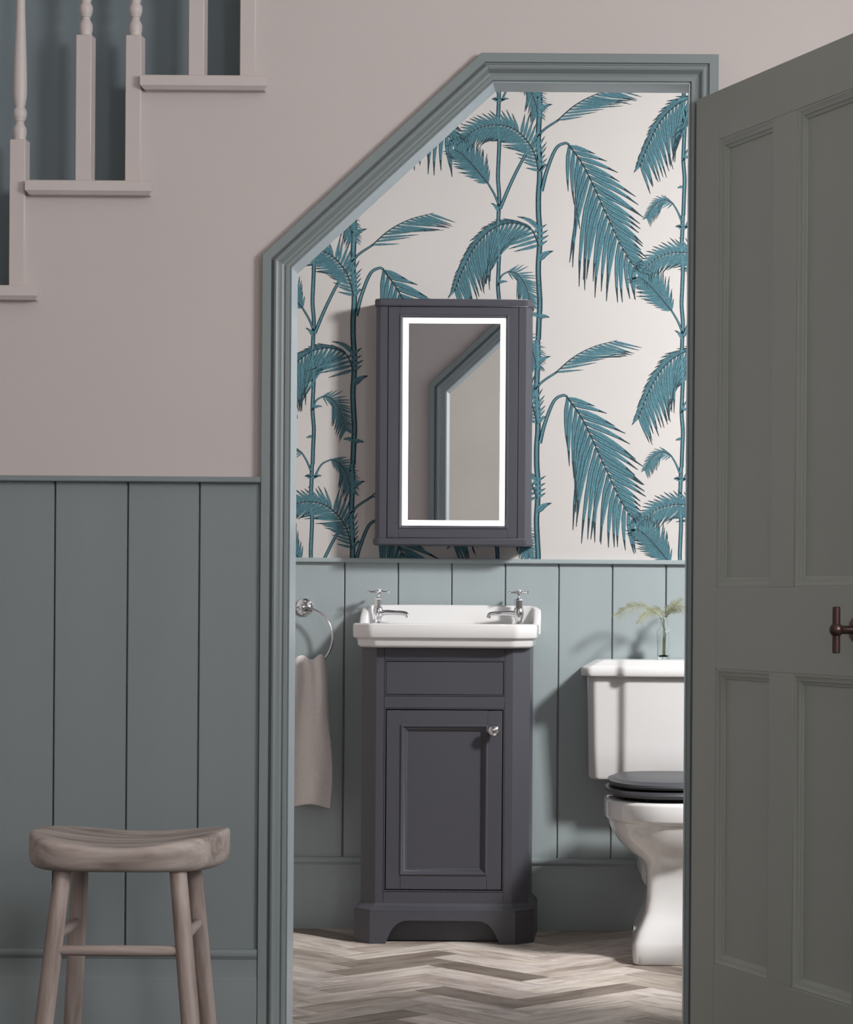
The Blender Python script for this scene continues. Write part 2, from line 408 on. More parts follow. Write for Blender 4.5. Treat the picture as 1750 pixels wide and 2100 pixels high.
# ------------------------------------------------------------------ wallpaper with printed palm fronds
YW = BW - 0.0012
paper = boxo('wallpaper', -1.35, 0.75, BW - 0.0008, BW - 0.0001, zdb - 0.05, CEIL, M['paper'], wb)
bmT, bmI = bmesh.new(), bmesh.new()
PXM = 7.0 / F
layer = [0]
def flat(bm, pts, d=0.0):
    vs = [bm.verts.new((x, YW - d, z)) for x, z in pts]
    bm.faces.new(vs)
def ribbon(bm, pts, w0, w1, d=0.0):
    n = len(pts); L, Rr = [], []
    for i, p in enumerate(pts):
        dv = (pts[min(i + 1, n - 1)] - pts[max(i - 1, 0)]).normalized(); nn = Vector((-dv.y, dv.x))
        ww = (w0 + (w1 - w0) * i / (n - 1)) / 2
        L.append(p + nn * ww); Rr.append(p - nn * ww)
    for i in range(n - 1): flat(bm, [L[i], L[i + 1], Rr[i + 1], Rr[i]], d)
prnd = random.Random(5)
def leaflet(base, ang, length, width, bend, d):
    """a curved tapering blade of teal with a dark vein"""
    dirv = Vector((math.cos(ang), math.sin(ang))); cen = []
    a = ang; p = Vector(base); seg = 4
    cen.append(p.copy())
    for k in range(seg):
        a += bend / seg; p = p + Vector((math.cos(a), math.sin(a))) * length / seg; cen.append(p.copy())
    ws = [0.55, 1.0, 0.8, 0.45, 0.02]; L, Rr = [], []
    for i, q in enumerate(cen):
        dv = (cen[min(i + 1, seg)] - cen[max(i - 1, 0)]).normalized(); nn = Vector((-dv.y, dv.x))
        L.append(q + nn * width * ws[i] / 2); Rr.append(q - nn * width * ws[i] / 2)
    for i in range(seg): flat(bmT, [L[i], L[i + 1], Rr[i + 1], Rr[i]], d)
    ribbon(bmI, [Rr[i] for i in range(seg + 1)], width * 0.16, width * 0.10, d + 0.00006)
    ribbon(bmI, [cen[i] for i in (0, 1, 2, 3)], width * 0.10, width * 0.04, d + 0.00006)
    ribbon(bmI, [cen[3], cen[4]], width * 0.34, width * 0.12, d + 0.00005)
def frond(pts, n, lenL, lenR, angL, angR, w, gravity=0.0, taper=0.55, spine=2.2, bend=0.10):
    """pts: spine in metres from base to tip; L = left of travel direction. lengths in px"""
    sp = catmull([Vector(p) for p in pts], 10)
    cum = [0]
    for a, b in zip(sp, sp[1:]): cum.append(cum[-1] + (b - a).length)
    tot = cum[-1]
    def at(t):
        s = t * tot
        for i in range(len(sp) - 1):
            if cum[i + 1] >= s:
                k = (s - cum[i]) / max(1e-9, cum[i + 1] - cum[i]); return sp[i].lerp(sp[i + 1], k), (sp[i + 1] - sp[i]).normalized()
        return sp[-1], (sp[-1] - sp[-2]).normalized()
    for i in range(n):
        t = (i + 0.3) / n
        p, d = at(t); base = math.atan2(d.y, d.x)
        env = (0.45 + 0.55 * min(1, t / 0.25)) * (1 - (1 - taper) * max(0, (t - 0.35) / 0.65))
        layer[0] = (layer[0] + 1) % 23; dd = 0.00002 * layer[0]
        for side, LL, AA in ((1, lenL, angL), (-1, lenR, angR)):
            if LL <= 0: continue
            ln = LL * PXM * env * prnd.uniform(0.88, 1.08)
            an = base + side * R(AA) * (1 - 0.18 * t) + prnd.uniform(-.05, .05)
            if gravity:
                dn = (-math.pi / 2 - an + math.pi) % (2 * math.pi) - math.pi
                an += dn * gravity
            leaflet(p, an, ln, w * PXM * (0.75 + 0.25 * env), -side * bend + prnd.uniform(-.05, .05), dd)
    ribbon(bmI, sp, spine * PXM, 1.0 * PXM, 0.0006)
def stalk(pts, w0, w1):
    sp = catmull([Vector(p) for p in pts], 8)
    ribbon(bmI, sp, w0 * PXM * 1.25, w1 * PXM * 1.25, 0.0000)
    ribbon(bmT, sp, w0 * PXM * .62, w1 * PXM * .5, 0.00035)
def spike(p, ang, ln, w):
    leaflet(p, ang, ln * PXM, w * PXM, 0.9 if math.cos(ang) < 0 else -0.9, 0.0004)
def tile(sx, sy):
    def q(*ps): return [Vector(W(x + 0.0, y, 7.0)) + Vector((sx * PXM, -sy * PXM)) for x, y in ps]
    # stems of one repeat
    n = 14
    stalk([q((1106 + 1.6 * math.sin(k * 1.7), 180 + 517 * k / n))[0] for k in range(n + 1)], 9, 9)
    stalk([q((1023 + 1.5 * math.sin(k * 2.1 + 1), 180 + 517 * k / n))[0] for k in range(n + 1)], 6.5, 6.5)
    for (x, y, a, l, w_) in ((1108, 228, 62, 30, 9), (1108, 352, 75, 24, 7), (1105, 470, 118, 52, 9), (1107, 532, 64, 34, 12), (1106, 650, 30, 22, 9), (1104, 648, 140, 20, 8),
                             (1025, 208, 50, 14, 6), (1022, 208, 130, 14, 6), (1024, 580, 40, 18, 6), (1021, 640, 160, 12, 6), (1025, 722, 40, 16, 6), (1022, 722, 140, 16, 6), (1023, 434, 100, 24, 7)):
        spike(q((x, y))[0], R(a), l, w_)
    # rising frond with its stalk from the thin stem
    stalk(q((1026, 428), (1050, 372), (1078, 318), (1110, 272), (1146, 246)), 6, 3.5)
    frond(q((1143, 248), (1180, 216), (1222, 194), (1270, 181)), 14, 0, 108, 30, 36, 5.2, 0.0, 0.50, 2.4, 0.0)
    # large hanging frond
    stalk(q((1111, 392), (1122, 350), (1140, 306), (1158, 294), (1168, 297)), 7, 3.5)
    frond(q((1166, 296), (1200, 345), (1240, 430), (1278, 510), (1308, 556)), 20, 118, 205, 46, 46, 10.5, 0.03, 0.32, 3.0, 0.22)
    # arching frond to the left
    frond(q((1106, 352), (1092, 305), (1060, 268), (1018, 256), (972, 268), (936, 300)), 31, 64, 46, 56, 52, 6.2, 0.06, 0.55, 2.6, 0.05)
    # small frond on the thin stem
    stalk(q((1025, 424), (1014, 398), (1000, 374)), 4, 3)
    frond(q((1001, 376), (975, 345), (950, 318), (932, 306)), 19, 46, 56, 52, 54, 5.4, 0.0, 0.6, 2, 0.1)
    # lower arching frond with long hanging leaflets
    frond(q((1106, 506), (1090, 470), (1056, 457), (1016, 466), (978, 500), (950, 552), (932, 598)), 29, 124, 46, 58, 40, 7.6, 0.28, 0.50, 2.6, 0.02)
    # small curled fronds low on the thin stem
    stalk(q((1021, 586), (1029, 566), (1043, 557)), 3.5, 2.5)
    frond(q((1042, 557), (1062, 562), (1080, 590), (1090, 628)), 20, 36, 46, 56, 50, 3.6, 0.06, 0.6, 2, 0.05)
    stalk(q((1019, 712), (1010, 690), (1000, 673)), 3.5, 2.5)
    frond(q((1001, 674), (982, 666), (960, 680), (946, 704)), 17, 34, 20, 60, 50, 3.2, 0.15, 0.6, 1.8, 0.05)
    stalk(q((1025, 724), (1040, 697), (1061, 686)), 3.5, 2.5)
    frond(q((1060, 686), (1080, 697), (1094, 724), (1100, 752)), 18, 36, 44, 56, 50, 3.6, 0.08, 0.6, 2, 0.05)
for gx in range(-2, 2):
    for gy in range(-1, 4):
        tile(gx * 378.5, gy * 517 + (gx % 2) * -258.5 - 0)
# trim the print to the papered rectangle
for b_ in (bmT, bmI):
    for co, no in (((-1.345, 0, 0), (-1, 0, 0)), ((0.745, 0, 0), (1, 0, 0)), ((0, 0, zdb - .04), (0, 0, -1)), ((0, 0, CEIL - .01), (0, 0, 1))):
        bmesh.ops.bisect_plane(b_, geom=b_.verts[:] + b_.edges[:] + b_.faces[:], plane_co=co, plane_no=no, clear_outer=True)
def raw(name, b_, m, parent):
    me = bpy.data.meshes.new(name); b_.to_mesh(me); b_.free(); me.materials.append(m)
    o = bpy.data.objects.new(name, me); col.objects.link(o); o.parent = parent; o['kind'] = 'stuff'; return o
raw('frond_print', bmT, M['teal'], paper)
raw('frond_outline_print', bmI, M['ink'], paper)

# ------------------------------------------------------------------ staircase
st = tag(empty('staircase', (-1.1, HW, 1.63)), 'pale pink painted stair with turned balusters above the pink wall', 'staircase')
for i in range(4):
    xr, z = (TREADR[i], TREADZ[i]) if i < 3 else (-1.5247, 1.404); xl = xr - 0.272 if i < 3 else -2.199; th = 0.030
    bm = bmesh.new()
    # front edge chamfered underneath
    ring = lambda x, ins: [(x, HW - .030, z), (x, HW - .032, z - .002), (x, HW - .032, z - th + .008), (x, HW - .024, z - th), (x, 5.234, z - th), (x, 5.234, z)]
    loft(bm, [ring(xl, 0), ring(xr, 0)])
    o = finish('tread', bm, M['stairwhite'], st); o.matrix_parent_inverse = Matrix.Translation((1.1, -HW, -1.63))
    for v in o.data.vertices:
        if v.co.z < z - th + .001 and v.co.x > -2.1: v.co.x += (0.007 if v.co.x < (xl + xr) / 2 else -0.007) * (1 if i else 1)
def baluster(extra):
    s = 0.0172; hs = 0.317
    bm = bmesh.new()
    box(bm, -s, s, -s, s, 0, hs, 0.0018, 1)
    pr = [(.0125, 0), (.0132, .003), (.0125, .006), (.0138, .010), (.0146, .019), (.0140, .026), (.0105, .032), (.0088, .036), (.0090, .040), (.0108, .0415), (.0108, .044), (.0128, .047),
          (.0147, .056), (.0140, .065), (.0105, .0695), (.0098, .0715), (.0118, .078), (.0142, .094), (.0148, .106), (.0146, .125), (.0135, .17), (.0118, .22), (.0100, .27), (.0088, .32), (.0085, .36),
          (.0110, .365), (.0135, .375), (.0110, .385), (.0090, .39), (.0130, .40), (.0130, .41)]
    lathe(bm, [(r, hs + h) for r, h in pr], n=24)
    box(bm, -s, s, -s, s, hs + .41, hs + .56 + extra, 0.0018, 1)
    me_o = finish('baluster', bm, M['stairwhite'], None, 40); return me_o
bdata = []
for ex in (0.0, 0.10):
    b0 = baluster(ex); bdata.append(b0.data); bpy.data.objects.remove(b0)
for x, i in ((-1.331, 0), (-1.447, 0), (-1.190, 1), (-1.0830, 1), (-0.948, 2), (-0.8375, 2), (-1.574, 3), (-1.690, 3)):
    o = bpy.data.objects.new('baluster', bdata[1 if x in (-1.331, -1.0830, -0.8375, -1.574) else 0]); col.objects.link(o); o.parent = st
    o.location = Vector((x, HW + 0.002, (TREADZ[i] if i < 3 else 1.404) - .0005)) - Vector(st.location)
    o.rotation_euler = (0, 0, R(-3))

# handrail above the frame, resting on the balusters
bm = bmesh.new(); k_ = 0.928
prof = [(-.030, 0), (-.030, .012), (-.022, .030), (-.026, .048), (-.016, .062), (.016, .062), (.026, .048), (.022, .030), (.030, .012), (.030, 0)]
loft(bm, [[(x, HW + .002 + u, 1.856 + .877 - .004 + (x + 1.206) * k_ + v) for u, v in prof] for x in (-2.19, -0.80)])
o = finish('handrail', bm, M['stairwhite'], st, 30); o.matrix_parent_inverse = Matrix.Translation((1.1, -HW, -1.63))

# ------------------------------------------------------------------ four panel door, swung open into the hall
DW, DH, DT = 0.80, 2.037, 0.040
dr = struct(empty('door_1', (0.1272, 5.118, 0.008), math.atan2(-0.909, 0.416)))
# local axes: +x from hinge to free edge, local -y... visible face towards the camera's left
FY = 0.0                       # visible face at local y = 0, body behind at y in [0, DT]; sign resolved below
sg = 1.0
st_, mu, t1, b1, t2, b2 = 0.11, 0.10, 1.925, 0.984, 0.814, 0.194
p0, p1, p2, p3 = st_, st_ + 0.242, st_ + 0.242 + mu, 0.694
def dbox(name, x0, x1, z0, z1, parent=dr, y0=0.0, y1=DT, bev=0.0008): return boxo(name, x0, x1, y0, y1, z0, z1, M['door'], parent, bev, 1)
dbox('stile', 0, p0, 0, DH - .008); dbox('stile', p3, DW, 0, DH - .008)
dbox('rail', p0, p3, t1, DH - .008); dbox('rail', p0, p3, t2, b1); dbox('rail', p0, p3, 0, b2)
dbox('muntin', p1, p2, b1, t1); dbox('muntin', p1, p2, b2, t2)
for xa, xb in ((p0, p1), (p2, p3)):
    for za, zb in ((b1, t1), (b2, t2)):
        pn = boxo('panel', xa, xb, 0.014, 0.026, za, zb, M['door'], dr)
        for side in (0, 1):
            prof = [(0.0, 0.014), (0.0, 0.0015), (0.004, 0.0010), (0.010, 0.0055), (0.014, 0.0065), (0.0155, 0.009), (0.021, 0.0115), (0.022, 0.014)]
            rings = []
            for (sx, sz) in ((0, 0), (1, 0), (1, 1), (0, 1), (0, 0)):
                rings.append([((xa + u) if sx == 0 else (xb - u), v if side == 0 else DT - v, (za + u) if sz == 0 else (zb - u)) for u, v in prof])
            bm = bmesh.new(); loft(bm, rings, False, False); finish('panel_moulding', bm, M['door'], pn, 30)
hd = empty('handle', (0.708, 0, 0.903)); hd.parent = dr
for sgn, yy in ((-1, 0.0), (1, DT)):
    bm = bmesh.new(); lathe(bm, [(.026, yy), (.026, yy + sgn * .006), (.022, yy + sgn * .010), (.010, yy + sgn * .012)], n=32, axis='Y')
    finish('rose', bm, M['bronze'], hd, 40)
    bm = bmesh.new(); lathe(bm, [(.0095, yy + sgn * .010), (.008, yy + sgn * .016), (.008, yy + sgn * .036), (.009, yy + sgn * .040)], n=20, axis='Y'); finish('stem', bm, M['bronze'], hd, 40)
    bm = bmesh.new(); sphere(bm, (0, yy + sgn * .048, 0), .0135, 20); finish('ball', bm, M['bronze'], hd, 60)
    bm = bmesh.new(); lathe(bm, [(.0060, -.0435), (.0075, -.042), (.0075, .042), (.0060, .0435)], (0, yy + sgn * .048, 0), 20); finish('grip_bar', bm, M['bronze'], hd, 40)
for hz in (0.25, 1.0, 1.75):
    bm = bmesh.new(); lathe(bm, [(.004, hz - .04), (.004, hz + .04)], (-0.002, DT + .003, 0), 10); finish('hinge', bm, M['bronze'], dr, 40)

# ------------------------------------------------------------------ vanity cabinet
VX = -0.5285
def vz(py): return EYE - (py - 1232.3) / 731.3
va = tag(empty('vanity_cabinet', (VX, 6.83, 0)), 'anthracite painted vanity cabinet with arched plinth under the white basin', 'cabinet')
def VP(name, bm, m=None, smooth=0, parent=None):
    o = finish(name, bm, m or M['anthracite'], parent or va, smooth)
    if parent is None:
        o.matrix_parent_inverse = Matrix.Translation((-VX, -6.83, 0))
    return o
def oct_(hw, ch, yf, yb): return [(VX - hw, yb), (VX - hw, yf + ch), (VX - hw + ch, yf), (VX + hw - ch, yf), (VX + hw, yf + ch), (VX + hw, yb)]
ztop, zpl = vz(1329), vz(1853)
VF = 6.700
# carcass just behind the face frame
bm = bmesh.new(); prism_xy(bm, [(VX - .237, 6.965), (VX - .237, VF + .0455), (VX - .1915, VF + .0), (VX - .1695, VF), (VX - .1695, VF + .022), (VX + .1695, VF + .022), (VX + .1695, VF), (VX + .1915, VF), (VX + .237, VF + .0455), (VX + .237, 6.965)], zpl, ztop)
VP('carcass', bm)
def vb(name, xa, xb, za, zb, y0, y1, bev=0.0008):
    bm = bmesh.new(); box(bm, VX + xa, VX + xb, y0, y1, za, zb, bev, 1); return VP(name, bm, None, 40)
fx = 0.1690
vb('top_rail', -fx, fx, vz(1354), ztop - .0004, VF + .0005, VF + .03)
vb('middle_rail', -fx, fx, vz(1452), vz(1428), VF + .0005, VF + .03)
vb('bottom_rail', -fx, fx, zpl, vz(1829), VF + .0005, VF + .03)
# beads round the two openings
def ring_frame(bm, xa, xb, za, zb, prof):
    rings = []
    for (sx, sz) in ((0, 0), (1, 0), (1, 1), (0, 1), (0, 0)):
        rings.append([(VX + ((xa + u) if sx == 0 else (xb - u)), v, (za + u) if sz == 0 else (zb - u)) for u, v in prof])
    loft(bm, rings, False, False)
for za, zb in ((vz(1428), vz(1354)), (vz(1829), vz(1452))):
    bm = bmesh.new(); ring_frame(bm, -fx, fx, za, zb, [(0, VF + .003), (.0008, VF - .001), (.0028, VF - .0012), (.0038, VF + .001), (.0038, VF + .02)]); VP('opening_bead', bm, None, 30)
fxx = fx - .0045
vb('drawer_front', -fxx, fxx, vz(1424.5), vz(1357.5), VF + .001, VF + .02, .001)
d0, d1, dz0, dz1 = -fx + .0068, fx - .0068, vz(1829) + .0068, vz(1452) - .0068
dcab = empty('door', (0, 0, 0)); dcab.parent = va; dcab.matrix_parent_inverse = Matrix.Translation((-VX, -6.83, 0))
def db(name, xa, xb, za, zb, y0=VF + .001, y1=VF + .0215):
    bm = bmesh.new(); box(bm, VX + xa, VX + xb, y0, y1, za, zb, .0006, 1); return VP(name, bm, None, 40, dcab)
sw = 0.041
db('door_stile', d0, d0 + sw, dz0, dz1); db('door_stile', d1 - sw, d1, dz0, dz1)
db('door_rail', d0 + sw + .0004, d1 - sw - .0004, dz1 - sw, dz1, VF + .0012); db('door_rail', d0 + sw + .0004, d1 - sw - .0004, dz0, dz0 + sw, VF + .0012)
db('door_panel', d0 + sw, d1 - sw, dz0 + sw, dz1 - sw, VF + .0115, VF + .020)
bm = bmesh.new(); ring_frame(bm, d0 + sw, d1 - sw, dz0 + sw, dz1 - sw, [(-.001, VF + .004), (-.001, VF - .0015), (.0015, VF - .003), (.0045, VF - .002), (.0075, VF + .002), (.0105, VF + .0045), (.0125, VF + .0050), (.0140, VF + .0085), (.0165, VF + .0095), (.0175, VF + .0118)])
VP('panel_moulding', bm, None, 30, dcab)
# knob
kx, kz = W(1013, 1498, 6.68)
bm = bmesh.new(); lathe(bm, [(.0105, 0), (.0105, -.003), (.006, -.005), (.0052, -.014), (.0100, -.018), (.0160, -.023), (.0168, -.027), (.0146, -.032), (.0085, -.0355), (.0076, -.0345), (.0050, -.0370), (.001, -.0375)], (kx, VF + .001, kz), 10, 'Y')
VP('knob', bm, M['chrome'], 20, dcab)
# plinth: moulded cap, chamfered skirt with arched cut-out
zsk = vz(1869)
prm = [(.2370, VF + .000, zpl + .002), (.2375, VF - .003, zpl + .001), (.2410, VF - .006, zpl - .004), (.2455, VF - .010, zpl - .009), (.2500, VF - .0165, zpl - .013), (.2525, VF - .019, zpl - .0165), (.2525, VF - .019, zsk)]
bm = bmesh.new()
loft(bm, [[(x, y, z) for x, y in oct_(hw, .0465 + (hw - .237) * .25, yf, 6.965)] for hw, yf, z in prm]); VP('plinth_cap', bm, None, 25)
PF = 6.680; hwp = .2535; chp = .050; pt = 0.020
bm = bmesh.new()
ax, at_, aw = hwp - chp, zsk - 0.024, 0.160
arch = [(-ax, 0), (-ax, zsk), (ax, zsk), (ax, 0), (aw, 0)]
for k in range(0, 11):
    a = math.pi / 2 * k / 10
    arch.append((aw - 0.010 - 0.050 * math.sin(a) ** 1.0 * 1.0 - 0.0 + 0.010 * (1 - k / 10.0), at_ * (1 - (1 - math.sin(a)) ** 1.15) if k else 0.004))
arch = [(-ax, 0), (-ax, zsk), (ax, zsk), (ax, 0), (aw, 0)]
prf = [(0, 0), (.005, .012), (.011, .026), (.020, .041), (.032, .053), (.045, .0605), (.058, .063)]
arch += [(aw - u, v * at_ / .063) for u, v in prf] + [(-(aw - u), v * at_ / .063) for u, v in prf[::-1]]
seen = []; [seen.append(p) for p in arch if p not in seen]
prism_xz(bm, [(VX + x, z) for x, z in seen], PF, PF + pt)
VP('plinth_skirt', bm)
for s in (-1, 1):
    bm = bmesh.new(); prism_xy(bm, [(VX + s * (hwp - chp), PF), (VX + s * hwp, PF + chp), (VX + s * hwp, 6.965), (VX + s * (hwp - pt), 6.965), (VX + s * (hwp - pt), PF + chp), (VX + s * (hwp - chp), PF + pt)], 0, zsk); VP('plinth_side', bm)
bm = bmesh.new(); box(bm, VX - hwp + pt, VX + hwp - pt, 6.735, 6.750, 0.003, zsk); VP('kickboard', bm)

# ------------------------------------------------------------------ basin
BX = -0.5290; zb0 = ztop + .0005
def octr(hw, ch, yf, yb, z, r=0.012):
    """chamfered rectangle with softened corners"""
    base = [(-hw, yb), (-hw, yf + ch), (-hw + ch, yf), (hw - ch, yf), (hw, yf + ch), (hw, yb)]; out = []; n = len(base)
    for i in range(n):
        p, a, b = Vector(base[i]), Vector(base[i - 1]), Vector(base[(i + 1) % n])
        u = (a - p).normalized() * min(r, (a - p).length * .4); v = (b - p).normalized() * min(r, (b - p).length * .4)
        for t in (0, .25, .5, .75, 1):
            q = p + u * (1 - t) ** 2 + v * t * t; out.append((BX + q.x, q.y, z))
    return out
ba = tag(empty('basin', (BX, 6.82, zb0)), 'white ceramic washbasin with chamfered front and raised upstand', 'basin')
def BP(name, bm, m=None, smooth=35):
    o = finish(name, bm, m or M['ceramic'], ba, smooth); o.matrix_parent_inverse = Matrix.Translation((-BX, -6.82, -zb0)); return o
zr = 0.8965
bm = bmesh.new()
Q = [(.236, .046, 6.672, zb0), (.243, .048, 6.664, zb0 + .003), (.2465, .049, 6.660, zb0 + .008), (.2475, .049, 6.659, zb0 + .021), (.2490, .049, 6.657, zb0 + .0245),
     (.2560, .051, 6.650, zb0 + .0275), (.2585, .052, 6.647, zb0 + .031), (.2590, .052, 6.6455, zr - .012), (.2585, .052, 6.646, zr - .004), (.2555, .051, 6.650, zr - .0007), (.2510, .050, 6.656, zr),
     (.2440, .048, 6.665, zr - .0005), (.2410, .047, 6.670, zr - .006)]
rings = [octr(hw, ch, yf, 6.984, z) for hw, ch, yf, z in Q]
rings += [octr(.236, .046, 6.676, 6.95, zr - .018), octr(.225, .05, 6.69, 6.90, zr - .030), octr(.20, .05, 6.72, 6.87, zr - .045)]
loft(bm, rings); BP('bowl', bm, None, 40)
# tap deck behind the bowl
bm = bmesh.new(); box(bm, BX - .242, BX + .242, 6.865, 6.975, zr - .035, zr - .004, .006, 2); BP('tap_deck', bm)
# upstand with forward returning ends
zu = 0.9475
path = [(-.250, 6.880), (-.2505, 6.905), (-.2495, 6.935), (-.243, 6.955), (-.230, 6.966), (-.19, 6.969), (-.10, 6.970), (0, 6.970), (.10, 6.970), (.19, 6.969), (.230, 6.966), (.243, 6.955), (.2495, 6.935), (.2505, 6.905), (.250, 6.880)]
hts = [zr + .001, zr + .017, zu - .010, zu - .003, zu, zu, zu + .001, zu + .001, zu + .001, zu, zu, zu - .003, zu - .010, zu - .0305, zr + .001]
hts[1] = zr + .020; hts[13] = zr + .020
rings = []
for i, (x, y) in enumerate(path):
    a, b = path[max(i - 1, 0)], path[min(i + 1, len(path) - 1)]
    d = Vector((b[0] - a[0], b[1] - a[1])).normalized(); nn = Vector((-d.y, d.x)); h = hts[i]; t = .011
    z0 = zr - .03
    rings.append([(BX + x + nn.x * o_, min(6.985, y + nn.y * o_), z) for o_, z in ((t, z0), (t, h - .005), (t * .8, h - .0015), (t * .4, h), (-t * .4, h), (-t * .8, h - .0015), (-t, h - .006), (-t * 1.15, z0 + (h - z0) * .6), (-t * 1.6, z0 + .02), (-t * 1.6, z0))])
bm = bmesh.new(); loft(bm, rings); BP('upstand', bm, None, 50)

# ------------------------------------------------------------------ pillar taps
def tap(x, ang, label):
    z0 = zr - .004
    t = tag(empty('pillar_tap', (x, 6.915, z0), ang), label, 'tap', 'chrome taps on the basin')
    def part(name, bm, m=None, sm=40, parent=None): return finish(name, bm, m or M['chrome'], parent or t, sm)
    bm = bmesh.new(); lathe(bm, [(.0135, 0), (.0135, .003), (.0095, .005), (.0095, .013), (.0118, .018), (.0140, .026), (.0148, .034), (.0145, .042), (.0135, .046), (.0125, .0475)], n=28); part('tap_body', bm)
    bm = bmesh.new(); lathe(bm, [(.0118, .0470), (.0132, .0480), (.0132, .0505), (.0122, .0515), (.0122, .0700), (.0132, .0708), (.0125, .0735), (.0060, .0745)], n=8); part('valve_cover', bm, None, 20)
    bm = bmesh.new(); lathe(bm, [(.0045, .0740), (.0060, .0765), (.0042, .0785), (.0036, .0830), (.0060, .0870)], n=16); part('spindle', bm)
    pts = catmull([(.008, 0, .0300), (.022, 0, .0330), (.050, 0, .0325), (.074, 0, .0312), (.0845, 0, .0280), (.0885, 0, .0190)], 6)
    rs = [0.0095 - .0030 * min(1, i / 12) for i in range(len(pts))]
    bm = bmesh.new(); tube(bm, pts, rs, 16); part('spout', bm, None, 50)
    h = part('cross_handle', (lambda b: (lathe(b, [(.0055, .0855), (.0100, .0870), (.0108, .0920), (.0100, .0975), (.0088, .0985)], n=20), b)[1])(bmesh.new()))
    for k in range(4):
        a = R(10) + k * math.pi / 2; ca, sa = math.cos(a), math.sin(a)
        bm = bmesh.new()
        tube(bm, [(ca * .008, sa * .008, .0918), (ca * .016, sa * .016, .0918), (ca * .025, sa * .025, .0918), (ca * .0262, sa * .0262, .0918), (ca * .0280, sa * .0280, .0918), (ca * .0305, sa * .0305, .0918), (ca * .0325, sa * .0325, .0918)],
             [.0046, .0036, .0026, .0040, .0052, .0048, .0015], 10)
        part('handle_arm', bm, None, 50, h)
    bm = bmesh.new(); lathe(bm, [(.0086, .0980), (.0086, .1000), (.0070, .1008)], n=20); part('index_disc', bm, M['ceramic'], 40, h)
    return t
txl = W(776, 1260, 6.915)[0]; txr = W(1064, 1262, 6.915)[0]
tap(txl, R(-10), 'chrome pillar tap on the basin end beside the towel ring')
tap(txr, R(190), 'chrome pillar tap on the basin end nearer the toilet')

# ------------------------------------------------------------------ mirror cabinet
MX = -0.5246; MF = 6.880
ztc, zbc = 1.829, 1.120
mc = tag(empty('mirror_cabinet', (MX, 6.94, zbc)), 'anthracite mirror cabinet with a lit white border on the palm wallpaper', 'cabinet')
def MP(name, bm, m=None, sm=0, parent=None):
    o = finish(name, bm, m or M['anthracite'], parent or mc, sm)
    if parent is None: o.matrix_parent_inverse = Matrix.Translation((-MX, -6.94, -zbc))
    return o
def moct(hw, ch, yf, yb=6.997): return [(MX - hw, yb), (MX - hw, yf + ch), (MX - hw + ch, yf), (MX + hw - ch, yf), (MX + hw, yf + ch), (MX + hw, yb)]
def mprism(name, hw, ch, yf, z0, z1, bev):
    bm = bmesh.new(); pts = moct(hw, ch, yf); prism_xy(bm, pts, z0, z1)
    if bev: bmesh.ops.bevel(bm, geom=[e for e in bm.edges], offset=bev, segments=2, affect='EDGES')
    return MP(name, bm, None, 35)
mprism('top_cap', .2275, .016, MF - .008, ztc - .0215, ztc, .0025)
mprism('bottom_cap', .2285, .016, MF - .008, zbc, zbc + .0205, .0025)
zc0, zc1 = zbc + .0205, ztc - .0215
gz0, gz1, ghw, goff = 1.1766, 1.7757, .1484, .0028
bm = bmesh.new()
# carcass with a recess for the mirror door
prism_xy(bm, [(MX - .2236, 6.997), (MX - .2236, MF + .014), (MX - .2096, MF), (MX - .1890, MF), (MX - .1890, MF + .026), (MX + .1890, MF + .026), (MX + .1890, MF), (MX + .2096, MF), (MX + .2236, MF + .014), (MX + .2236, 6.997)], zc0, zc1)
MP('carcass', bm)
def mb(name, xa, xb, za, zb, y0=MF + .0005, y1=MF + .0155, parent=None, m=None):
    bm = bmesh.new(); box(bm, MX + xa, MX + xb, y0, y1, za, zb, .0007, 1); return MP(name, bm, m, 40, parent)
md = empty('mirror_door', (0, 0, 0)); md.parent = mc; md.matrix_parent_inverse = Matrix.Translation((-MX, -6.94, -zbc))
gl, gr = goff - ghw, goff + ghw
mm = 0.0085
mb('door_stile', -.1872, gl - mm, zc0 + .001, zc1 - .001, parent=md); mb('door_stile', gr + mm, .1872, zc0 + .001, zc1 - .001, parent=md)
mb('door_rail', gl - mm, gr + mm, gz1 + mm, zc1 - .001, parent=md); mb('door_rail', gl - mm, gr + mm, zc0 + .001, gz0 - mm, parent=md)
def mframe(name, xa, xb, za, zb, prof, m, sm=30):
    rings = []
    for (sx, sz) in ((0, 0), (1, 0), (1, 1), (0, 1), (0, 0)):
        rings.append([(MX + ((xa + u) if sx == 0 else (xb - u)), v, (za + u) if sz == 0 else (zb - u)) for u, v in prof])
    bm = bmesh.new(); loft(bm, rings, False, False); return MP(name, bm, m, sm, md)
mframe('mirror_moulding', gl - mm - .0005, gr + mm + .0005, gz0 - mm - .0005, gz1 + mm + .0005, [(0, MF + .004), (0, MF - .0005), (.0018, MF - .0022), (.0042, MF - .0015), (.0062, MF + .0015), (.0092, MF + .003), (.0092, MF + .021)], M['anthracite'])
bm = bmesh.new()
gy = MF + .0105; ty, tz = 0.0078 * 0.0, 0.0
MYAW, MPITCH = R(1.12), R(0.60)
def gyy(x, z): return gy + (x - goff) * math.tan(MYAW) * MSX + (z - (gz0 + gz1) / 2) * math.tan(MPITCH) * MSZ
MSX, MSZ = -1.0, -1.0
